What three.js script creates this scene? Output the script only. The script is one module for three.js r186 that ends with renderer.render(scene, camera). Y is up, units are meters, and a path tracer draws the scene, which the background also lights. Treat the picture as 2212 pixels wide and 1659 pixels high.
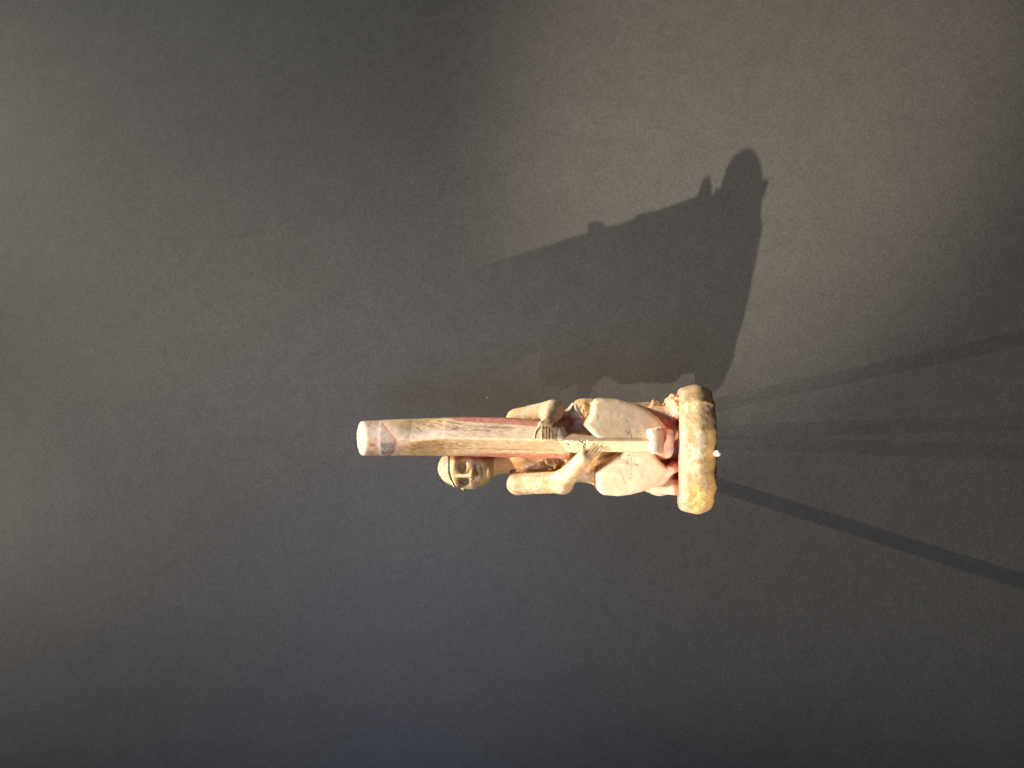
import * as THREE from 'three';

// ---------------------------------------------------------------- camera, lamps, exposure
const scene = new THREE.Scene();
scene.background = new THREE.Color(0x000000);
const DW = 0.56, FPX = 1703;                        // camera to wall (m), focal length in design units
const camera = new THREE.PerspectiveCamera(2 * Math.atan(829.5 / FPX) * 180 / Math.PI, 4 / 3, 0.01, 20);
camera.up.set(1, 0, 0);                             // the photographer held the camera on its side
camera.position.set(0, 0, DW);
camera.lookAt(0, 0, 0);
const renderer = new THREE.WebGLRenderer({ antialias: true });
renderer.toneMapping = THREE.LinearToneMapping;
renderer.toneMappingExposure = 1.0;
renderer.shadowMap.enabled = true;

function spot(pos, target, color, cd, angleDeg, penumbra, size) {
  const l = new THREE.SpotLight(color, cd, 0, angleDeg * Math.PI / 180, penumbra, 2);
  l.position.set(...pos); l.target.position.set(...target);
  l.castShadow = true; l.shadow.radius = size; l.shadow.mapSize.set(2048, 2048);
  l.shadow.camera.near = 0.05; l.shadow.camera.far = 6; l.shadow.bias = -0.0005;
  scene.add(l, l.target);
  return l;
}
const warm = new THREE.Color().setRGB(1, 0.85, 0.67), neutral = new THREE.Color().setRGB(1, 0.885, 0.725);
// warm spot from the figure's right, slightly above: throws the profile shadow on the wall
spot([-1.13, 0.308, 0.95], [0.288, -0.20, 0], warm, 11.2, 8.1, 1, 0.4);
// ceiling spots close to the wall: light the figure from above and rake down the wall
spot([0.42, 1.40, 0.20], [0.0, -0.5, 0.07], neutral, 13.2, 12.5, 1, 0.2);
spot([-0.35, 1.38, 0.20], [0.02, -0.5, 0.07], neutral, 7.2, 12.5, 1, 0.16);
spot([-0.085, 1.38, 0.20], [0, -0.5, 0.07], neutral, 4.2, 12.2, 1, 0.14);
spot([0.01, 1.38, 0.20], [0, -0.5, 0.07], neutral, 4.2, 12.2, 1, 0.14);
// soft room light and added fills
function area(pos, target, w, h, color, k) {
  const l = new THREE.RectAreaLight(color, k, w, h);
  l.position.set(...pos); l.lookAt(...target); scene.add(l);
}
area([0.75, 0.75, 1.0], [0, 0.1, 0], 1.0, 1.0, new THREE.Color().setRGB(0.86, 1.0, 0.93), 0.54);
area([0.85, -0.35, 1.05], [0, -0.1, 0], 0.8, 0.8, new THREE.Color().setRGB(1.0, 0.76, 0.55), 0.5);  // added warm fill, lifts the base end and the shadow tone
area([-0.45, 0.21, 1.2], [-0.14, 0.06, 0], 0.45, 0.45, new THREE.Color().setRGB(0.45, 0.60, 1.0), 3.7);  // added blue panel, placed to lay a cool sheen on the wall

// ---------------------------------------------------------------- helpers
const S = z => (DW - z) / FPX;                       // metres per design unit at a depth
const Y = (u, z) => -(u - 1106) * S(z), X = (v, z) => (829.5 - v) * S(z);
const P = (u, v, z) => [X(v, z), Y(u, z), z];
const clamp = (x, a, b) => x < a ? a : x > b ? b : x;
const sst = (a, b, x) => { const t = clamp((x - a) / (b - a), 0, 1); return t * t * (3 - 2 * t); };
const mix = (a, b, t) => a + (b - a) * t;
const mixc = (a, b, t) => [mix(a[0], b[0], t), mix(a[1], b[1], t), mix(a[2], b[2], t)];
function hsh(x, y, z) { let h = (x * 374761393 + y * 668265263 + z * 1274126177) | 0; h = Math.imul(h ^ (h >>> 13), 1274126177); h ^= h >>> 16; return (h >>> 0) / 4294967296; }
function vn(x, y, z) {
  const i = Math.floor(x), j = Math.floor(y), k = Math.floor(z); x -= i; y -= j; z -= k;
  x = x * x * (3 - 2 * x); y = y * y * (3 - 2 * y); z = z * z * (3 - 2 * z);
  const a = (k) => mix(mix(hsh(i, j, k), hsh(i + 1, j, k), x), mix(hsh(i, j + 1, k), hsh(i + 1, j + 1, k), x), y);
  return mix(a(k), a(k + 1), z);
}
const fbm = (x, y, z, f) => (vn(x * f, y * f, z * f) * 0.55 + vn(x * f * 2.1 + 7, y * f * 2.1, z * f * 2.1) * 0.3 + vn(x * f * 4.3, y * f * 4.3 + 3, z * f * 4.3) * 0.15);
const smin = (a, b, k) => { const h = Math.max(k - Math.abs(a - b), 0) / k; return Math.min(a, b) - h * h * k * 0.25; };
const smax = (a, b, k) => -smin(-a, -b, k);
function cone(a, b, ra, rb) {                        // tapered capsule
  const bx = b[0] - a[0], by = b[1] - a[1], bz = b[2] - a[2], l = bx * bx + by * by + bz * bz;
  return (x, y, z) => { const px = x - a[0], py = y - a[1], pz = z - a[2], t = clamp((px * bx + py * by + pz * bz) / l, 0, 1);
    return Math.hypot(px - bx * t, py - by * t, pz - bz * t) - mix(ra, rb, t); };
}
function ell(c, rx, ry, rz) {
  return (x, y, z) => { const a = (x - c[0]), b = (y - c[1]), d = (z - c[2]), k0 = Math.hypot(a / rx, b / ry, d / rz), k1 = Math.hypot(a / rx / rx, b / ry / ry, d / rz / rz);
    return k1 < 1e-9 ? -Math.min(rx, ry, rz) : k0 * (k0 - 1) / k1; };
}
function rbox(c, hx, hy, hz, r) {
  return (x, y, z) => { const a = Math.abs(x - c[0]) - hx + r, b = Math.abs(y - c[1]) - hy + r, d = Math.abs(z - c[2]) - hz + r;
    return Math.hypot(Math.max(a, 0), Math.max(b, 0), Math.max(d, 0)) + Math.min(Math.max(a, b, d), 0) - r; };
}
function poly2(p) {                                  // signed distance to a polygon
  const n = p.length;
  return (x, y) => { let d = 1e9, s = 1;
    for (let i = 0, j = n - 1; i < n; j = i++) {
      const ex = p[j][0] - p[i][0], ey = p[j][1] - p[i][1], wx = x - p[i][0], wy = y - p[i][1], t = clamp((wx * ex + wy * ey) / (ex * ex + ey * ey), 0, 1);
      d = Math.min(d, (wx - ex * t) ** 2 + (wy - ey * t) ** 2);
      const c1 = y >= p[i][1], c2 = y < p[j][1], c3 = ex * wy > ey * wx;
      if ((c1 && c2 && c3) || (!c1 && !c2 && !c3)) s = -s;
    } return s * Math.sqrt(d); };
}
const polyUV = (pts, z) => poly2(pts.map(([u, v]) => [X(v, z), Y(u, z)]));
function stroke(U, V, pts, w) {
  let d = 1e9;
  for (let i = 0; i + 1 < pts.length; i++) { const [ax, ay] = pts[i], [bx, by] = pts[i + 1], ex = bx - ax, ey = by - ay, t = clamp(((U - ax) * ex + (V - ay) * ey) / (ex * ex + ey * ey), 0, 1); d = Math.min(d, Math.hypot(U - ax - ex * t, V - ay - ey * t)); }
  return 1 - sst(w * 0.5, w * 1.1, d);
}
const lerpTable = (t, x) => { if (x <= t[0][0]) return t[0][1]; for (let i = 1; i < t.length; i++) if (x <= t[i][0]) return mix(t[i - 1][1], t[i][1], (x - t[i - 1][0]) / (t[i][0] - t[i - 1][0])); return t[t.length - 1][1]; };

// surface nets over a sparse grid: one watertight, carved-looking mesh per part
function meshSDF(f, lo, hi, h, paint) {
  const B = 6, nx = Math.ceil((hi[0] - lo[0]) / h / B) * B + 1, ny = Math.ceil((hi[1] - lo[1]) / h / B) * B + 1, nz = Math.ceil((hi[2] - lo[2]) / h / B) * B + 1;
  const val = new Float32Array(nx * ny * nz), R = h * B * 0.87;
  for (let bk = 0; bk < nz; bk += B) for (let bj = 0; bj < ny; bj += B) for (let bi = 0; bi < nx; bi += B) {
    const d = f(lo[0] + (bi + B / 2) * h, lo[1] + (bj + B / 2) * h, lo[2] + (bk + B / 2) * h), near = Math.abs(d) < R * 1.7 + 0.0012;
    for (let k = bk; k < Math.min(bk + B, nz); k++) for (let j = bj; j < Math.min(bj + B, ny); j++) for (let i = bi; i < Math.min(bi + B, nx); i++)
      val[(k * ny + j) * nx + i] = near ? f(lo[0] + i * h, lo[1] + j * h, lo[2] + k * h) : d;
  }
  const id = new Int32Array(nx * ny * nz).fill(-1), pos = [], idx = [], sy = nx, sz = nx * ny;
  const off = [0, 1, sy, sy + 1, sz, sz + 1, sz + sy, sz + sy + 1];
  const edges = [[0, 1], [2, 3], [4, 5], [6, 7], [0, 2], [1, 3], [4, 6], [5, 7], [0, 4], [1, 5], [2, 6], [3, 7]];
  for (let k = 0; k < nz - 1; k++) for (let j = 0; j < ny - 1; j++) for (let i = 0; i < nx - 1; i++) {
    const q = k * sz + j * sy + i; let m = 0;
    for (let c = 0; c < 8; c++) if (val[q + off[c]] < 0) m |= 1 << c;
    if (m === 0 || m === 255) continue;
    let x = 0, y = 0, z = 0, n = 0;
    for (const [a, b] of edges) { if (((m >> a) & 1) === ((m >> b) & 1)) continue;
      const va = val[q + off[a]], t = va / (va - val[q + off[b]]);
      x += mix(a & 1, b & 1, t); y += mix((a >> 1) & 1, (b >> 1) & 1, t); z += mix(a >> 2, b >> 2, t); n++; }
    id[q] = pos.length / 3; pos.push(lo[0] + (i + x / n) * h, lo[1] + (j + y / n) * h, lo[2] + (k + z / n) * h);
  }
  const quad = (a, b, c, d, flip) => { if (a < 0 || b < 0 || c < 0 || d < 0) return; flip ? idx.push(a, c, b, a, d, c) : idx.push(a, b, c, a, c, d); };
  for (let k = 1; k < nz - 1; k++) for (let j = 1; j < ny - 1; j++) for (let i = 1; i < nx - 1; i++) {
    const q = k * sz + j * sy + i, s = val[q] < 0;
    if (s !== val[q + 1] < 0) quad(id[q - sy - sz], id[q - sz], id[q], id[q - sy], !s);
    if (s !== val[q + sy] < 0) quad(id[q - 1 - sz], id[q - sz], id[q], id[q - 1], s);
    if (s !== val[q + sz] < 0) quad(id[q - 1 - sy], id[q - sy], id[q], id[q - 1], !s);
  }
  const g = new THREE.BufferGeometry();
  g.setAttribute('position', new THREE.Float32BufferAttribute(pos, 3)); g.setIndex(idx); g.computeVertexNormals();
  const nm = g.attributes.normal.array, col = new Float32Array(pos.length);
  for (let i = 0; i < pos.length; i += 3) { const c = paint(pos[i], pos[i + 1], pos[i + 2], nm[i], nm[i + 1], nm[i + 2]); col[i] = clamp(c[0], 0.01, 0.9); col[i + 1] = clamp(c[1], 0.01, 0.9); col[i + 2] = clamp(c[2], 0.01, 0.9); }
  g.setAttribute('color', new THREE.BufferAttribute(col, 3));
  return g;
}
const stone = new THREE.MeshPhysicalMaterial({ vertexColors: true, roughness: 0.72, specularIntensity: 0.5 });

// ---------------------------------------------------------------- wall
{
  const N = 1024, d = new Uint8Array(N * N * 4), b = new Uint8Array(N * N * 4);
  for (let j = 0; j < N; j++) for (let i = 0; i < N; i++) {
    const q = (j * N + i) * 4, w = (f) => { const a = i / N * f, c = j / N * f; return vn(a % f, c % f, f); };
    const fine = hsh(i, j, 5) * 0.5 + hsh(i >> 1, j >> 1, 6) * 0.5, v = 101 + (fine - 0.5) * 26 + (w(24) - 0.5) * 3 + (w(90) - 0.5) * 4;
    d[q] = v; d[q + 1] = v * 0.99; d[q + 2] = v * 0.97; d[q + 3] = 255;
    const h = 120 + (fine - 0.5) * 110 + (w(200) - 0.5) * 60; b[q] = b[q + 1] = b[q + 2] = h; b[q + 3] = 255;
  }
  const tex = (a, srgb) => { const t = new THREE.DataTexture(a, N, N); t.wrapS = t.wrapT = THREE.RepeatWrapping; t.magFilter = THREE.LinearFilter; t.minFilter = THREE.LinearMipmapLinearFilter; t.generateMipmaps = true; if (srgb) t.colorSpace = THREE.SRGBColorSpace; t.needsUpdate = true; t.repeat.set(8, 8); return t; };
  const wallMat = new THREE.MeshPhysicalMaterial({ map: tex(d, true), bumpMap: tex(b), bumpScale: 0.00006, roughness: 0.43, specularIntensity: 1.0 });
  const wall = new THREE.Mesh(new THREE.BoxGeometry(4, 4, 0.05), wallMat);
  wall.position.set(0, 0, -0.025); wall.name = 'wall'; wall.userData.kind = 'structure'; wall.receiveShadow = true;
  scene.add(wall);
  // scuffs and specks on the paint: thin irregular flakes of paint or dirt
  function mark(u, v, ru, rv, color, seed) {
    const s = new THREE.Shape(), n = 22;
    for (let i = 0; i < n; i++) { const a = i / n * 2 * Math.PI, r = 0.65 + 0.7 * hsh(i >> 1, seed, 3); const x = X(v, 0) + Math.sin(a) * rv * S(0) * r, y = Y(u, 0) + Math.cos(a) * ru * S(0) * r; i ? s.lineTo(x, y) : s.moveTo(x, y); }
    const m = new THREE.Mesh(new THREE.ExtrudeGeometry(s, { depth: 0.00002, bevelEnabled: false }), new THREE.MeshStandardMaterial({ color: new THREE.Color().setRGB(...color), roughness: 0.9 }));
    m.name = 'scuff'; m.receiveShadow = true; wall.add(m); m.position.z = 0.02502;
  }
  mark(1205, 661, 4, 6, [0.17, 0.165, 0.162], 1); mark(1052, 859, 1.6, 2.6, [0.4, 0.38, 0.36], 2);
  mark(1212, 840, 2.6, 4.5, [0.092, 0.084, 0.08], 3); mark(1222, 836, 4.5, 3.5, [0.085, 0.077, 0.073], 4);
  mark(1052, 715, 1.2, 1.2, [0.175, 0.168, 0.164], 5); mark(1400, 560, 1.3, 1.3, [0.165, 0.158, 0.155], 6);
}

// ---------------------------------------------------------------- figurine
const figurine = new THREE.Group();
figurine.name = 'figurine';
figurine.userData = { label: 'carved painted ivory-coloured figurine of a squatting musician behind a tall pole on an oval base', category: 'figurine' };
scene.add(figurine);
function part(name, geo, label) {
  const m = new THREE.Mesh(geo, stone); m.name = name; m.castShadow = m.receiveShadow = true;
  if (label) m.userData.label = label;
  figurine.add(m); return m;
}
const IVORY = [0.66, 0.55, 0.40], CREAM = [0.56, 0.39, 0.225], OCHRE = [0.60, 0.37, 0.14], TAN = [0.50, 0.34, 0.17], RED = [0.43, 0.10, 0.065], PINK = [0.60, 0.33, 0.24], LILAC = [0.62, 0.51, 0.50], GREY = [0.27, 0.24, 0.23], DARK = [0.13, 0.09, 0.06], YELLOW = [0.64, 0.45, 0.16];
const zr = u => 0.0795 + (u - 785) * 7.4e-5;          // depth of the pole's front ridge
function zOf(y) { let u = 1000; for (let i = 0; i < 4; i++) u = 1106 - y / S(zr(u)); return u; }

// --- pole
const ridgeV = u => lerpTable([[780, 950], [860, 948], [885, 953], [960, 947], [1063, 950], [1201, 952], [1300, 953], [1420, 954]], u);
const topV = u => lerpTable([[760, 913], [785, 910], [900, 906], [1000, 904], [1090, 906], [1170, 913], [1250, 922]], u);
const botV = u => lerpTable([[760, 987], [785, 989], [900, 988], [1000, 987], [1090, 990], [1180, 991], [1250, 993]], u);
{
  const tn = Math.tan(0.66), cs = Math.cos(0.66);
  const f = (x, y, z) => {
    const u = zOf(y), s = S(zr(u)), zt = zr(u), v0 = topV(u), v1 = botV(u), w = (v1 - v0) / 2 * s, c = x - (829.5 - (v0 + v1) / 2) * s, zc = zt - w, d = z - zc;
    const round = Math.hypot(c, d) - w;
    const cr = (829.5 - ridgeV(u)) * s, e = x - cr;
    let wedge = smax((e * tn + (z - zt)) * cs, (-e * tn + (z - zt)) * cs, 0.0016);
    wedge = smax(wedge, Math.abs(c) - w, 0.002); wedge = smax(wedge, -d - w, 0.006);
    let r = mix(round, wedge, sst(836, 930, u));
    r = smin(r, Math.max(Math.abs(c) - w * 0.86, z - zc, 0.057 - z, Y(1240, 0.1) - y, y - Y(960, 0.1) + (zc - z) * 0.9), 0.004);
    const cap = (y - Y(791, 0.0800)) * 0.915 + (z - 0.0800) * 0.403 - 0.0004;  // slanting cut at the top
    r = smax(r, cap, 0.0016);
    r = smax(r, -(y - Y(1238 - 14 * sst(960, 930, 829.5 - x / s), 0.1125)), 0.006);
    return r + (fbm(x, y * 0.35, z, 700) - 0.5) * 0.0004 + (vn(x * 160, y * 60, z * 160) - 0.5) * 0.0005;
  };
  const streaks = [[[880, 909], [938, 926]], [[894, 909], [915, 914], [948, 927]], [[917, 910], [978, 927], [1000, 926]], [[941, 910], [950, 912]], [[963, 913], [1020, 921], [1060, 925], [1112, 926]], [[1029, 929], [1057, 932]], [[977, 922], [1001, 926]], [[862, 920], [869, 922]], [[898, 926], [917, 935]], [[925, 923], [945, 928], [985, 929]], [[990, 930], [1030, 931]], [[1060, 923], [1095, 925]]];
  const lows = [[[911, 985], [938, 977], [963, 966], [985, 963], [1003, 965]], [[884, 974], [907, 967], [925, 962]], [[941, 962], [965, 960], [988, 959]], [[1011, 971], [1060, 970]], [[950, 972], [990, 971]], [[1070, 973], [1130, 972], [1200, 975]], [[1000, 958], [1012, 957]]];
  const arc = [[822, 913], [828, 920], [845, 938], [854, 948], [857, 959], [851, 976], [839, 987]];
  const geo = meshSDF(f, [-0.052, -0.048, 0.041], [-0.012, 0.108, 0.118], 0.00046, (x, y, z, nx, ny, nz) => {
    const U = zOf(y), V = 829.5 - x / S(zr(U)), rv = ridgeV(U);
    const n1 = fbm(x, y * 0.25, z, 900), n2 = fbm(x, y, z, 350), n3 = vn(x * 2600, y * 500, z * 2600);
    const cap = (y - Y(791, 0.0800)) * 0.915 + (z - 0.0800) * 0.403;
    if (cap > -0.0009) return mixc([0.42, 0.345, 0.26], [0.42, 0.295, 0.22], sst(0.5, 0.75, n2) * 0.5);
    let c, c1 = null;
    const seam = sst(852, 892, U + (n2 - 0.5) * 26);
    if (U < 905) {
      c = mixc([0.50, 0.365, 0.27], [0.43, 0.36, 0.325], (1 - sst(935, 950, V)) * 0.9);
      c = mixc(c, [0.50, 0.33, 0.23], sst(945, 970, V) * (1 - sst(812, 818, U)) * 0.6);
      c = mixc(c, [0.58, 0.47, 0.42], sst(814, 816, U) * (1 - sst(820, 822, U)));
      const edge = lerpTable([[905, 812], [913, 820], [920, 827], [938, 844], [948, 853], [959, 855], [976, 849], [987, 837]], V);
      const inG = sst(821, 823, U) * (1 - sst(edge - 3, edge, U));
      c = mixc(c, [0.33, 0.285, 0.255], inG * (0.75 + 0.5 * (n2 - 0.5)));
      c = mixc(c, [0.21, 0.175, 0.15], inG * sst(952, 960, V) * (1 - sst(980, 985, V)) * sst(0.35, 0.5, n2 + 0.08));
      c = mixc(c, [0.42, 0.38, 0.36], 0.8 * (1 - sst(5, 8, Math.hypot(U - 840, (V - 968) * 0.9))) * sst(0.4, 0.55, n1));
      c = mixc(c, RED, stroke(U, V, arc, V > 950 ? 5.5 : 1.8) * 0.85);
      c = mixc(c, RED, 0.8 * (1 - sst(0, 3, Math.max(Math.abs(U - 803.5) - 5, Math.abs(V - 961.5) - 2))));
      c = mixc(c, [0.55, 0.2, 0.12], 0.8 * (1 - sst(0, 4, Math.max(Math.abs(U - 802.5) - 6, Math.abs(V - 982) - 4))) * sst(0.3, 0.5, vn(V * 0.6, U * 0.1, 1)));
      c = mixc(c, RED, 0.6 * (1 - sst(0, 3, Math.max(Math.abs(U - 796) - 3, Math.abs(V - 917) - 4))) * sst(0.4, 0.5, vn(V * 0.7, U * 0.1, 4)));
      const past = sst(edge, edge + 4, U);
      c = mixc(c, [0.58, 0.45, 0.37], past);
      c = mixc(c, CREAM, past * sst(828, 845, U) * (1 - sst(918, 926, V)) * 0.8);
      c = mixc(c, OCHRE, past * sst(850, 868, U) * sst(955, 962, V) * 0.8);
      c1 = c;
    }
    if (U > 840) {
      const up = 1 - sst(rv - 1.5, rv + 1.5, V);
      let a = mixc([0.60, 0.46, 0.36], CREAM, (1 - sst(918, 930, V + (U - 880) * 0.05)) * (1 - sst(930, 1010, U)) * 0.95);
      a = mixc(a, [0.67, 0.55, 0.49], sst(925, 936, V) * (1 - sst(950, 1040, U)) * 0.8);
      a = mixc(a, [0.62, 0.48, 0.34], sst(1030, 1110, U) * 0.7);
      let sk = 0; for (const s of streaks) sk = Math.max(sk, stroke(U, V + (n1 - 0.5) * 5, s, 1.7));
      a = mixc(a, [0.42, 0.31, 0.19], sst(0.5, 0.66, fbm(x * 1.6, y * 0.12 + x * 0.3, z, 1300)) * 0.65 * (1 - sst(1080, 1130, U)) * (1 - sst(934, 944, V)));
      a = mixc(a, [0.25, 0.175, 0.10], sk * (0.2 + 0.7 * sst(0.36, 0.56, n1)));
      const redTop = lerpTable([[960, 904], [980, 909], [1024, 914], [1075, 917.5], [1150, 921], [1200, 924]], U);
      a = mixc(a, [0.40, 0.145, 0.115], sst(955, 985, U) * (1 - sst(redTop - 1, redTop + 1, V + (n1 - 0.5) * 3)) * (0.75 + 0.25 * n3));
      let b = mixc([0.52, 0.33, 0.15], [0.52, 0.365, 0.22], sst(940, 1010, U));
      b = mixc(b, [0.58, 0.40, 0.235], sst(0.45, 0.7, n2) * 0.7);
      b = mixc([0.60, 0.48, 0.42], b, sst(866, 880, U + (n2 - 0.5) * 14));
      b = mixc(b, [0.37, 0.25, 0.11], sst(0.5, 0.68, fbm(x * 1.6, y * 0.12 - x * 0.15, z, 1300)) * 0.6);
      let sl = 0; for (const s of lows) sl = Math.max(sl, stroke(U, V + (n1 - 0.5) * 4, s, 1.4));
      b = mixc(b, [0.24, 0.155, 0.07], sl * (0.2 + 0.6 * sst(0.36, 0.56, n1)));
      const redB = lerpTable([[960, 992], [985, 989], [1000, 986], [1024, 983], [1044, 981], [1075, 981], [1200, 982], [1236, 986]], U);
      const rb = sst(redB - 0.8, redB + 0.8, V + (n1 - 0.5) * 4);
      b = mixc(b, mixc([0.42, 0.15, 0.09], [0.5, 0.31, 0.2], sst(0.62, 0.72, n3) * 0.7), rb);
      c = mixc(b, a, up);
      c = mixc(c, [0.66, 0.52, 0.33], (1 - sst(1, 3.2, Math.abs(V - rv + 1.5))) * sst(880, 900, U) * 0.8);  // pale line paints a highlight along the front ridge
      if (c1) c = mixc(c1, c, seam);
    }
    const k = 0.86 + 0.28 * n1 * (0.7 + 0.6 * n3);
    return [c[0] * k, c[1] * k, c[2] * k];
  });
  part('pole', geo, 'tall pale pole with wedge-shaped front, red edges and a grey band near its cut top');
}

// --- beam from the pole down to the block
{
  const a = 0.75, f = (x, y, z) => {
    const u = zOf(y), zt = zr(u), s = S(zt), e = x - (829.5 - ridgeV(u)) * s;
    let r = smax(e * 0.85 + (z - zt) * 0.53, -e * 0.42 + (z - zt) * 0.91, 0.0009);
    const hi = lerpTable([[1215, 947], [1240, 938], [1290, 945], [1410, 949]], u), lo = lerpTable([[1209, 955], [1224, 976], [1246, 980], [1268, 977], [1409, 979]], u);
    r = smax(r, x - (829.5 - hi) * s, 0.001); r = smax(r, (829.5 - lo) * s - x, 0.001); r = smax(r, zt - 0.014 - z, 0.002);
    r = smax(r, Math.abs(y - Y(1310, zr(1310))) - 0.0285, 0.001);
    const chip = Math.max(Math.abs(u - 1235) / 34, Math.abs(829.5 - x / s - 956) / 5) - 1;
    return r + (fbm(x, y * 0.3, z, 900) - 0.5) * 0.0004 + (chip < 0 ? sst(0.45, 0.65, fbm(x, y, z, 500)) * 0.0011 : 0);
  };
  const geo = meshSDF(f, [-0.045, -0.093, 0.092], [-0.022, -0.016, 0.134], 0.00046, (x, y, z) => {
    const U = zOf(y), V = 829.5 - x / S(zr(U)), rv = ridgeV(U), n = fbm(x, y * 0.2, z, 1100), n2 = fbm(x, y, z, 500);
    let c = mixc([0.60, 0.44, 0.28], [0.46, 0.33, 0.23], 1 - sst(rv - 1, rv + 1, V));
    c = mixc(c, IVORY, (1 - sst(3, 6, Math.abs(V - 956))) * sst(1201, 1208, U) * (1 - sst(1262, 1270, U)) * sst(0.35, 0.45, n2));
    c = mixc(c, [0.4, 0.22, 0.08], sst(968, 978, V) * sst(1300, 1400, U) * 0.35);
    const k = 0.8 + 0.4 * n; return [c[0] * k, c[1] * k, c[2] * k];
  });
  part('beam', geo, 'narrow pale beam running from the pole down to the small block');
}

// --- block at the foot of the beam
{
  const q = polyUV([[1406, 931], [1420, 927], [1436, 924], [1440, 950], [1438, 984], [1409, 980], [1405, 955]], 0.1285);
  const f = (x, y, z) => { let r = smax(q(x, y), Math.abs(z - 0.1185) - 0.0105, 0.0012);
    r = smax(r, -(y - Y(1421, 0.1285)) * 0.80 + (z - 0.1285) * 0.6, 0.0008);
    return r + (fbm(x, y, z, 600) - 0.5) * 0.0006; };
  part('block', meshSDF(f, [-0.044, -0.090, 0.107], [-0.020, -0.070, 0.134], 0.00045, (x, y, z) => { const n = fbm(x, y, z, 800); return mixc([0.74, 0.61, 0.45], [0.66, 0.47, 0.34], sst(-0.081, -0.0825, y) * 0.8).map(c => c * (0.9 + 0.2 * n)); }));
}

// --- kilt panels
function panel(pts, z0, marks, tones, slope) {
  const cu = pts.reduce((a, p) => a + p[0], 0) / pts.length, cv = pts.reduce((a, p) => a + p[1], 0) / pts.length, cx = X(cv, z0), cy = Y(cu, z0), k = 0.93, q0 = polyUV(pts.map(([u, v]) => [cu + (u - cu) * k, cv + (v - cv) * k]), z0), q = (x, y) => q0(x, y) - 0.0016;
  const f = (x, y, z) => { const bulge = 0.0016 - 3.2 * ((x - cx) ** 2 + 0.4 * (y - cy) ** 2);
    let r = smax(q(x, y), z - z0 - bulge - (y - cy) * -0.10 + (x - cx) * slope, 0.0030); r = smax(r, z0 - 0.026 - z - (x - cx) * slope * 0.5, 0.002);
    return r + (fbm(x, y, z, 500) - 0.5) * 0.00022 + (vn(x * 110, y * 110, z * 110) - 0.5) * 0.0004; };
  const xs = pts.map(p => X(p[1], z0)), ys = pts.map(p => Y(p[0], z0));
  return meshSDF(f, [Math.min(...xs) - 0.002, Math.min(...ys) - 0.002, z0 - 0.034], [Math.max(...xs) + 0.002, Math.max(...ys) + 0.002, z0 + 0.013], 0.00048, (x, y, z, nx, ny, nz) => {
    const U = 1106 - y / S(z0), V = 829.5 - x / S(z0), n = fbm(x, y, z, 900), n2 = fbm(x + 3, y, z, 220), n3 = vn(x * 3000, y * 3000, z * 3000);
    let c = mixc([0.72, 0.585, 0.415], [0.68, 0.52, 0.325], sst(0.42, 0.62, n2) * 0.75);
    c = mixc(c, [0.70, 0.52, 0.42], sst(0.5, 0.62, n) * 0.45);
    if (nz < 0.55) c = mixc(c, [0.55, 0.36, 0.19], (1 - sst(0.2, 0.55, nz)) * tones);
    let m = 0; for (const [pl, w] of marks) m = Math.max(m, stroke(U, V + (n3 - 0.5) * 2, pl, w));
    c = mixc(c, [0.20, 0.175, 0.15], m * (0.15 + 0.8 * sst(0.35, 0.6, n)));
    const k = 0.93 + 0.14 * n3; return [c[0] * k, c[1] * k, c[2] * k];
  });
}
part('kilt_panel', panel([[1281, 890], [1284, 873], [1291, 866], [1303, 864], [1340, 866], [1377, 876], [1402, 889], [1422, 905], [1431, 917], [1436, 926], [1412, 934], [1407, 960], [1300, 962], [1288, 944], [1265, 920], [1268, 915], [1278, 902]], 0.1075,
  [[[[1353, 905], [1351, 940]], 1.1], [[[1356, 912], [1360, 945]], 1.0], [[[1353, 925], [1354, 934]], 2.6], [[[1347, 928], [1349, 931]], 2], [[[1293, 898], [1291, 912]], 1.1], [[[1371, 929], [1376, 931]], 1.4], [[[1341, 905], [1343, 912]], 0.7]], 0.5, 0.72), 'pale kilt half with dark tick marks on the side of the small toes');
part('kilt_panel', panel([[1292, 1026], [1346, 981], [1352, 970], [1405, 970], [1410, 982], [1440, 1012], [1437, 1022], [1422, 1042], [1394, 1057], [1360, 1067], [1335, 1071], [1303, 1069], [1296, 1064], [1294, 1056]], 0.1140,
  [[[[1354, 988], [1353, 1012], [1360, 1037]], 1.3], [[[1362, 990], [1362, 1014], [1364, 1030], [1360, 1037]], 1.3], [[[1354, 1000], [1362, 1012]], 2.4], [[[1353, 985], [1358, 983]], 1.6], [[[1338, 1010], [1345, 1030], [1350, 1043]], 1.1], [[[1370, 1002], [1377, 1004]], 1.5], [[[1338, 985], [1339, 990]], 1.5]], 0.75, -0.12), 'pale kilt half with smudged dark tick marks on the bent-elbow side');

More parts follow.
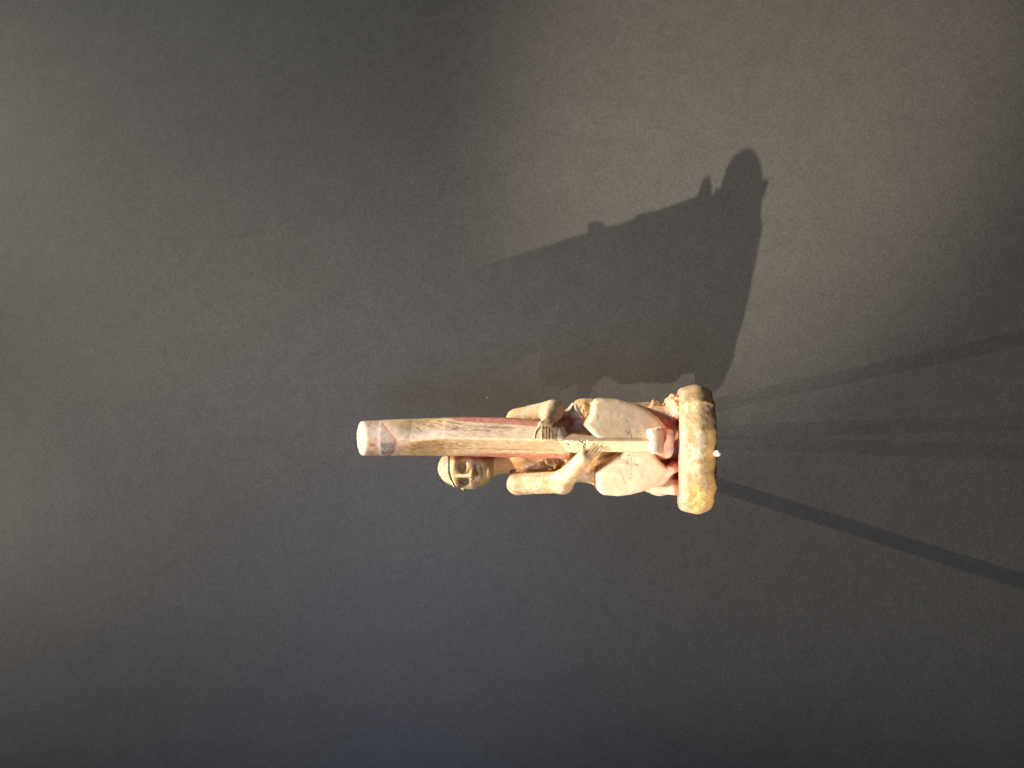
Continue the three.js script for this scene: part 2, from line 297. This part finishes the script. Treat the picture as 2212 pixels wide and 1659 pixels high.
// --- body: head, torso, arms, hands, legs in one continuous surface
{
  const px = n => n * 0.00028;
  const J = P;
  // bones
  const armR = [cone(J(1120, 1044, 0.080), J(1214, 1042, 0.093), px(26), px(23)), cone(J(1216, 1040, 0.0935), J(1262, 989, 0.112), px(23.5), px(14.5))];
  const armL = [cone(J(1116, 906, 0.078), J(1194, 888, 0.086), px(24), px(24)), cone(J(1194, 888, 0.087), J(1182, 915, 0.0990), px(22), px(15)), ];
  const fingR = [[[1269, 983, .1145], [1283, 963, .1167], 2.6], [[1275, 985, .1140], [1291, 964, .1166], 2.5], [[1280, 987, .1135], [1299, 965, .1168], 2.5], [[1285, 989, .1125], [1307, 965, .1170], 2.4], [[1257, 984, .1140], [1259, 967, .1173], 5.0]].map(([a, b, r]) => cone(J(...a), J(...b), px(r), px(r * 0.8)));
  const palmR = cone(J(1260, 990, 0.1125), J(1271, 990, 0.1125), px(10), px(7));
  const zf = (v) => 0.1098 - (950 - v) * 0.0002;     // just above the pole's upper facet
  const fingL = [[[1172, 921], [1171, 949], 2.6], [[1179, 921], [1179, 950], 2.5], [[1185, 921], [1185, 950], 2.3], [[1190, 922], [1191.5, 949], 2.2]].map(([a, b, r]) => cone(J(a[0], a[1], zf(a[1]) + 0.0012), J(b[0], b[1], zf(b[1]) + 0.0006), px(r), px(r * 0.9)));
  fingL.push(cone(J(1166, 921, zf(921) + 0.001), J(1157, 935, zf(935) + 0.0006), px(3.2), px(3)), cone(J(1157, 935, zf(935) + 0.0006), J(1155, 946, zf(946)), px(3), px(2.4)));
  const palmL = cone(J(1170, 918, 0.1035), J(1186, 918, 0.1035), px(9), px(9));
  // trunk
  const torso = rbox(J(1180, 955, 0.0725), px(72), px(86), 0.0125, 0.011);
  const neck = cone(J(1052, 1004, 0.066), J(1120, 985, 0.071), px(27), px(34));
  const hip = rbox(J(1364, 960, 0.0735), px(92), px(96), 0.0265, 0.012);
  const flank = rbox(J(1268, 905, 0.079), px(45), px(38), 0.0155, 0.009);
  const flankB = cone(J(1240, 1000, 0.074), J(1300, 1022, 0.08), px(30), px(28)), shadowSlab = rbox(J(1182, 1006, 0.0600), px(35), px(76), 0.0125, 0.006), shadowCone = cone(J(1266, 1000, 0.062), J(1310, 1010, 0.062), px(44), px(44)), shadowBox = rbox(J(1430, 966, 0.0735), px(46), px(84), 0.0265, 0.004);  // after flankB: hidden masses added to close lit gaps in the wall shadow
  const drape = rbox(J(1425, 955, 0.104), px(34), px(26), 0.012, 0.006);
  const legB = (() => { const a = ell(J(1424, 1028, 0.092), px(42), px(40), 0.015), b = cone(J(1390, 1050, 0.101), J(1456, 1008, 0.108), px(9), px(12)), g = cone(J(1392, 1036, 0.108), J(1440, 1006, 0.113), px(6), px(10)), d = cone(J(1398, 1058, 0.098), J(1458, 1052, 0.108), px(6), px(16)); return (x, y, z) => smin(smax(smin(a(x, y, z), b(x, y, z), 0.002), -g(x, y, z), 0.0012), d(x, y, z), 0.0012); })();
  const footT = [cone(J(1408, 884, 0.098), J(1452, 892, 0.1), px(7), px(13)), cone(J(1412, 868, 0.098), J(1410, 886, 0.098), px(3.6), px(4)), cone(J(1420, 869, 0.098), J(1420, 886, 0.098), px(2.8), px(3.4)), cone(J(1429, 873, 0.098), J(1430, 888, 0.098), px(2.4), px(3)), cone(J(1405, 884, 0.095), J(1412, 867, 0.097), px(4), px(4))];
  const rubble = ell(J(1455, 880, 0.1), px(26), px(16), 0.014);
  // head
  const hc = J(1003, 1010, 0.0695), skull = ell(hc, px(45), px(59), 0.0155), jaw = ell(J(1030, 1014, 0.0695), px(38), px(36), 0.0150);
  const eyes = [ell(J(997, 1008, 0.0860), px(15.5), px(11), 0.0060), ell(J(1003, 1041, 0.0825), px(10.5), px(11.5), 0.0056)];
  const balls = [ell(J(1000, 1008, 0.0796), px(9), px(7), 0.0022), ell(J(1006, 1041, 0.0762), px(7), px(7), 0.0022)];
  const nose = [cone(J(988, 1028, 0.0830), J(1019, 1026, 0.0868), px(2.6), px(5.2)), cone(J(1019, 1019, 0.0845), J(1020, 1033, 0.0845), px(4.5), px(4.5))];
  const mouthCut = [ell(J(1030, 1019, 0.0860), px(13), px(6.5), 0.0058), ell(J(1041, 1020, 0.0850), px(15), px(3.0), 0.0048), ell(J(1052, 1019, 0.0852), px(13), px(5), 0.0048)];
  const lips = [cone(J(1036, 1008, 0.0818), J(1037, 1030, 0.0815), px(2.6), px(2.6)), cone(J(1045, 1010, 0.0815), J(1046, 1028, 0.0812), px(2.8), px(2.8))];
  const brow = cone(J(983, 1000, 0.0815), J(986, 1046, 0.078), px(6), px(6));
  const cheek = [ell(J(1018, 1000, 0.079), px(10), px(12), 0.004), ell(J(1021, 1045, 0.0755), px(8), px(12), 0.004)];
  const chin = ell(J(1056, 1019, 0.0795), px(15), px(6), 0.004);
  const ear = ell(J(1003, 1055, 0.066), px(4), px(8), 0.004);
  const browU = v => 971 + 0.0105 * Math.max(0, v - 1010) ** 2 * 0.75;
  const head = (x, y, z) => {
    let r = smin(skull(x, y, z), jaw(x, y, z), 0.006);
    r = smax(r, z - 0.0835 - (x - hc[0]) * 0.16, 0.004);                     // flattened face turned a little
    r = smin(r, brow(x, y, z), 0.004); for (const c of cheek) r = smin(r, c(x, y, z), 0.003);
    for (const e of eyes) r = smax(r, -e(x, y, z), 0.0007);
    for (const e of balls) r = smin(r, e(x, y, z), 0.0006);
    for (const n of mouthCut) r = smax(r, -n(x, y, z), 0.0006);
    for (const n of nose) r = smin(r, n(x, y, z), 0.0012);
    for (const n of lips) r = smin(r, n(x, y, z), 0.0008);
    r = smin(r, chin(x, y, z), 0.002); r = smin(r, ear(x, y, z), 0.0015);
    const U = 1106 - y / S(0.08), V = 829.5 - x / S(0.08), gap = Math.abs(U - browU(V));
    return r + (gap < 2.2 ? (1 - gap / 2.2) * 0.0009 : 0);
  };
  const f = (x, y, z) => {
    let r = torso(x, y, z);
    r = smin(r, neck(x, y, z), 0.006); r = smin(r, hip(x, y, z), 0.006); r = smin(r, flank(x, y, z), 0.003); r = smin(r, flankB(x, y, z), 0.006); r = smin(r, shadowCone(x, y, z), 0.004); r = smin(r, shadowSlab(x, y, z), 0.004); r = smin(r, shadowBox(x, y, z), 0.003);
    if (y > Y(1080, 0.07)) r = smin(r, head(x, y, z), 0.003);
    if (y < -0.05) { r = smin(r, legB(x, y, z), 0.0015); r = smin(r, drape(x, y, z), 0.004); let t = 1; for (const c of footT) t = smin(t, c(x, y, z), 0.0009); r = smin(r, t, 0.0012); r = smin(r, rubble(x, y, z) + (fbm(x, y, z, 500) - 0.5) * 0.004, 0.002); }
    if (y < 0.02 && y > -0.075) {
      let aR = smin(armR[0](x, y, z), armR[1](x, y, z), 0.003), aL = smin(armL[0](x, y, z), armL[1](x, y, z), 0.003);
      aR = smin(aR, palmR(x, y, z), 0.003); aL = smin(aL, palmL(x, y, z), 0.003);
      let g = 1; for (const c of fingR) g = smin(g, c(x, y, z), 0.00025); aR = smin(aR, g, 0.0009);
      g = 1; for (const c of fingL) g = smin(g, c(x, y, z), 0.0002); aL = smin(aL, g, 0.0009);
      r = smin(r, aR, 0.0015); r = smin(r, aL, 0.0015);
    }
    // chipped patches
    const U = 1106 - y / S(0.085), V = 829.5 - x / S(0.085);
    let rough = 0;
    if (U > 1150 && U < 1240 && V > 975 && V < 1036 && z < 0.086) rough = (1 - sst(0.5, 1, Math.hypot((U - 1198) / 38, (V - 1008) / 24)));
    if (U > 1235 && U < 1290 && V > 860 && V < 912 && z < 0.1) rough = Math.max(rough, 0.7 * (1 - sst(0.5, 1, Math.hypot((U - 1264) / 24, (V - 885) / 20))));
    let carve = 0;
    const g1 = stroke(U, V, [[1240, 861], [1247, 880], [1262, 905]], 2.2);
    if (g1 > 0 && V < 906 && z > 0.07) carve = g1 * 0.0007;
    return r + carve + rough * (fbm(x, y, z, 420) - 0.35) * 0.006 + (fbm(x, y, z, 600) - 0.5) * 0.00035 + (vn(x * 140, y * 140, z * 140) - 0.5) * 0.0008 + Math.abs(vn(x * 260, y * 180, z * 260) - 0.5) * 0.0006;
  };
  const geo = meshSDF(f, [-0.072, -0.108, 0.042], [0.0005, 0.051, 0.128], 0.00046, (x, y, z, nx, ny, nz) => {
    const U = 1106 - y / S(z), V = 829.5 - x / S(z), n = fbm(x, y, z, 800), n2 = fbm(x, y, z, 260), n3 = vn(x * 3000, y * 3000, z * 3000);
    let c = mixc(CREAM, [0.62, 0.48, 0.31], sst(0.45, 0.65, n2));
    if (U < 1072) {                                       // head
      const ub = 971 + 0.0105 * Math.max(0, V - 1010) ** 2 * 0.75;
      c = mixc([0.62, 0.45, 0.23], [0.60, 0.45, 0.27], sst(0.45, 0.6, n));
      if (U < ub) c = mixc([0.54, 0.44, 0.29], [0.36, 0.29, 0.18], sst(0.52, 0.68, n) * 0.6);
      c = mixc(c, DARK, (1 - sst(0.9, 2.0, Math.abs(U - ub))) * 0.85 * sst(0.06, 0.07, z));
      c = mixc(c, [0.52, 0.15, 0.08], 0.8 * (1 - sst(990, 995, V + (n - 0.5) * 8)) * sst(968, 976, U));
      const e = Math.min(Math.hypot((U - 998) / 10, (V - 1008) / 15), Math.hypot((U - 1003) / 10, (V - 1041) / 10));
      c = mixc(c, [0.50, 0.36, 0.24], 0.6 * (1 - sst(0.85, 1.0, e)));
      if (n > 0.66) c = mixc(c, [0.3, 0.22, 0.1], 0.4);
    } else if (z < 0.0865 || (z < 0.1 && U > 1230)) {
      const chest = (1 - sst(1180, 1200, U)) * sst(978, 984, V) * (1 - sst(1030, 1036, V));
      if (U < 1180 && V > 975 && V < 1032) c = mixc([0.60, 0.37, 0.19], [0.55, 0.30, 0.12], n2);
      if (U > 1160 && U < 1240 && V > 975 && V < 1034) c = mixc([0.66, 0.44, 0.17], [0.78, 0.66, 0.46], sst(0.5, 0.6, n));
      if (U > 1205 && U < 1300 && V > 895 && V < 950) { c = mixc([0.46, 0.34, 0.37], [0.47, 0.12, 0.08], sst(0.5, 0.6, n2 + (918 - V) * 0.012)); }
      if (U > 1205 && U < 1292 && V < 905) { const k = U - 1240 - (V - 861) * 0.48; c = k < 0 ? mixc([0.68, 0.56, 0.46], [0.4, 0.36, 0.33], sst(0.55, 0.62, n)) : mixc([0.66, 0.42, 0.17], [0.70, 0.52, 0.30], n); c = mixc(c, [0.1, 0.085, 0.07], 0.7 * (1 - sst(0.8, 2, Math.abs(k)))); c = mixc(c, RED, sst(896, 906, V + (n - 0.5) * 12) * 0.8); }
      if (U > 1250 && U < 1400 && V > 950 && V < 1040) c = mixc([0.50, 0.27, 0.11], [0.45, 0.24, 0.1], n);
      if (U > 1236 && V > 1012 && U < 1300) c = [0.58, 0.40, 0.28];
      if (U > 1255 && U < 1290 && V > 985 && V < 1020) c = mixc(c, RED, 0.6 * sst(0.4, 0.55, n2));
    }
    if (U > 1385) {
      c = mixc([0.47, 0.15, 0.10], [0.62, 0.32, 0.21], sst(0.42, 0.6, n));
      if (V > 928 && V < 992) c = mixc([0.70, 0.50, 0.38], [0.66, 0.34, 0.2], sst(0.52, 0.66, n2));
      if (V > 992) { const k = (V - 1004) + (1440 - U) * 0.45; c = mixc([0.5, 0.13, 0.08], [0.70, 0.53, 0.41], sst(-1, 2, k + (n - 0.5) * 10)); c = mixc(c, [0.58, 0.2, 0.12], sst(1452, 1458, U + (n - 0.5) * 10) * 0.9); }
      if (V < 905) { c = mixc([0.66, 0.45, 0.27], [0.55, 0.25, 0.16], sst(0.52, 0.62, n) * sst(1435, 1450, U)); if (V > 895 || (V > 888 && U < 1440)) c = mixc([0.42, 0.33, 0.27], RED, sst(900, 908, V)); }
    }
    if (z > 0.100 && U > 1150 && U < 1196 && V > 918 && V < 952) {   // shade between the fingers, painted in as dark lines
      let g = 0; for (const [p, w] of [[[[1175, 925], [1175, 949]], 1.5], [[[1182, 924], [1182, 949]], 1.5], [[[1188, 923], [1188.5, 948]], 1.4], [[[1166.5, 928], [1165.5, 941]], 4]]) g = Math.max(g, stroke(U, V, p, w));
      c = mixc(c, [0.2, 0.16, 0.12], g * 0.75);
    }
    if (z > 0.108 && U > 1262 && V > 962 && V < 990 && U < 1312) { let g = 0; for (const p of [[[1274, 982], [1287, 964]], [[1279, 985], [1295, 965]], [[1284, 987], [1303, 966]], [[1266, 980], [1271, 966]]]) g = Math.max(g, stroke(U, V, p, 1.4)); c = mixc(c, [0.3, 0.2, 0.09], g * 0.8); }  // brown lines paint in the shade between the lower hand's fingers
    if (z > 0.085 && U > 1200 && U < 1268 && V > 985) c = mixc(c, [0.50, 0.30, 0.12], sst(0.5, 0.62, n) * stroke(U, V, [[1224, 1054], [1240, 1040], [1252, 1022]], 12) * 0.8);
    if (U > 1085 && U < 1300 && z > 0.07 && (V < 912 || V > 1000)) { c = mixc(c, [0.48, 0.29, 0.12], sst(0.56, 0.7, fbm(x * 1.4, y * 0.6, z, 620)) * 0.6); c = mixc(c, [0.68, 0.55, 0.42], sst(0.6, 0.7, fbm(x + 5, y * 0.7, z, 300)) * 0.6); }
    const k = 0.8 + 0.28 * n + 0.12 * n3; return [c[0] * k, c[1] * k, c[2] * k];
  });
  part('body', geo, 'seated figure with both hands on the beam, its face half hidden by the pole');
}

// --- base
{
  const cx = X(970, 0.1), pts = [[-0.021, 0.1325], [0.013, 0.134], [0.029, 0.1295], [0.0362, 0.114], [0.0378, 0.078], [0.029, 0.050], [0.0, 0.044], [-0.028, 0.049], [-0.0378, 0.072], [-0.0375, 0.105], [-0.0325, 0.124]].map(([a, b]) => [a + cx, b]);
  const q = poly2(pts), q2 = poly2(pts.map(([a, b]) => [(a - cx) * 0.985 + cx, b]));
  const yc = z => -0.1002 + 0.17 * (z - 0.14);
  const f = (x, y, z) => {
    const h = y - yc(z), n = fbm(x, y, z, 260);
    let plan = q(x, z) + 0.0006 * sst(0.0, 0.0095, Math.abs(h + 0.001)) * 3;
    let r = smax(plan, Math.abs(h) - 0.0103, 0.0045);
    // chipped front and flaking lower edge
    const ch = 1 - sst(0.4, 1, Math.hypot((x - X(1080, 0.13)) / 0.008, (y - Y(1512, 0.13)) / 0.0065));
    const fl = sst(-0.0035, -0.0045, h + (fbm(x, y, z, 150) - 0.5) * 0.006 + (fbm(x, y, z, 480) - 0.5) * 0.005);
    const facet = Math.abs(vn(x * 150, y * 25, z * 150) - 0.5) * 0.0016;
    return r + facet + ch * (fbm(x, y, z, 300) - 0.3) * 0.0032 + fl * 0.0003 + (n - 0.5) * 0.0003 + (fbm(x, y, z, 900) - 0.5) * 0.00022 + (vn(x * 90, y * 60, z * 90) - 0.5) * 0.0012;
  };
  const geo = meshSDF(f, [cx - 0.041, -0.134, 0.034], [cx + 0.041, -0.086, 0.144], 0.0005, (x, y, z, nx, ny, nz) => {
    const h = y - yc(z), U = 1106 - y / S(z), V = 829.5 - x / S(z), n = fbm(x, y, z, 500), n2 = fbm(x, y, z, 200), n3 = vn(x * 2500, y * 2500, z * 2500);
    let c = mixc([0.56, 0.39, 0.20], [0.62, 0.48, 0.28], sst(0.4, 0.6, n2));
    c = mixc(c, [0.62, 0.50, 0.38], sst(0.55, 0.65, n) * 0.7);
    c = mixc(c, [0.70, 0.46, 0.33], sst(0.0055, 0.0085, h) * 0.6);
    c = mixc(c, YELLOW, (1 - sst(0.6, 1.05, Math.hypot((V - 1078) / 34, (U - 1508) / 26))) * 0.95);
    c = mixc(c, YELLOW, 0.6 * (1 - sst(0.7, 1.0, Math.hypot((V - 881) / 6, (U - 1511) / 10))));
    const low = sst(-0.0035, -0.0045, h + (fbm(x, y, z, 150) - 0.5) * 0.006 + (fbm(x, y, z, 480) - 0.5) * 0.005);
    c = mixc(c, mixc([0.50, 0.33, 0.17], [0.62, 0.36, 0.12], sst(930, 1010, V)), low * 0.85);
    c = mixc(c, YELLOW, 0.8 * (1 - sst(0.7, 1.0, Math.hypot((V - 944) / 9, (U - 1533) / 5))));
    c = mixc(c, [0.52, 0.40, 0.28], sst(0.5, 0.6, n2) * (1 - sst(840, 880, V)) * 0.6);
    c = mixc(c, [0.70, 0.60, 0.46], sst(0.5, 0.58, fbm(x, y * 1.3, z + 2, 210)) * sst(915, 940, V) * (1 - sst(1010, 1040, V)) * (1 - low) * 0.8);
    c = mixc(c, [0.46, 0.29, 0.13], sst(0.56, 0.66, fbm(x + 1, y, z, 330)) * 0.6);
    c = mixc(c, [0.40, 0.25, 0.11], stroke(U, V, [[1488, 873], [1490, 892], [1506, 894], [1512, 884]], 1.8) * 0.6);
    if (ny > 0.7) c = mixc([0.55, 0.2, 0.13], PINK, n);
    c = mixc(c, [0.36, 0.22, 0.1], sst(0.66, 0.72, n) * 0.7);
    const k = 0.86 + 0.2 * n3 * n + 0.1 * n; return [c[0] * k, c[1] * k, c[2] * k];
  });
  part('base', geo, 'thick rounded oval base, chipped and stained yellow at one end');
}

// ---------------------------------------------------------------- museum mount
{
  const steel = new THREE.MeshPhysicalMaterial({ color: new THREE.Color().setRGB(0.9, 0.87, 0.84), metalness: 0.1, roughness: 0.3, clearcoat: 1, clearcoatRoughness: 0.15 });
  const r = 0.00175, zt = 0.136, y0 = Y(1552, zt) , x0 = X(980, zt), len = 0.06;
  const g = new THREE.LatheGeometry([[0, 0], [r * 0.35, -0.0001], [r * 0.7, -0.00045], [r * 0.92, -0.001], [r, -0.0017], [r, -len]].map(p => new THREE.Vector2(...p)).reverse(), 28);
  const pin = new THREE.Mesh(g, steel); pin.name = 'mounting_pin'; pin.position.set(x0, y0, zt);
  pin.rotation.x = Math.PI / 2;
  pin.castShadow = pin.receiveShadow = true;
  pin.userData = { label: 'small shiny round metal pin tip just below the figurine base', category: 'pin' };
  scene.add(pin);
  const rod = new THREE.Mesh(new THREE.CylinderGeometry(0.0046, 0.0046, 0.066, 24), new THREE.MeshStandardMaterial({ color: new THREE.Color().setRGB(0.05, 0.05, 0.05), roughness: 0.6, metalness: 0.4 }));
  rod.name = 'mounting_rod'; rod.rotation.x = Math.PI / 2; rod.position.set(X(945, 0), Y(1230, 0), 0.032); rod.castShadow = rod.receiveShadow = true;
  rod.userData = { label: 'dark metal rod holding the figurine off the wall behind its back', category: 'rod' };
  scene.add(rod);
}
scene.updateMatrixWorld(true);
renderer.render(scene, camera);
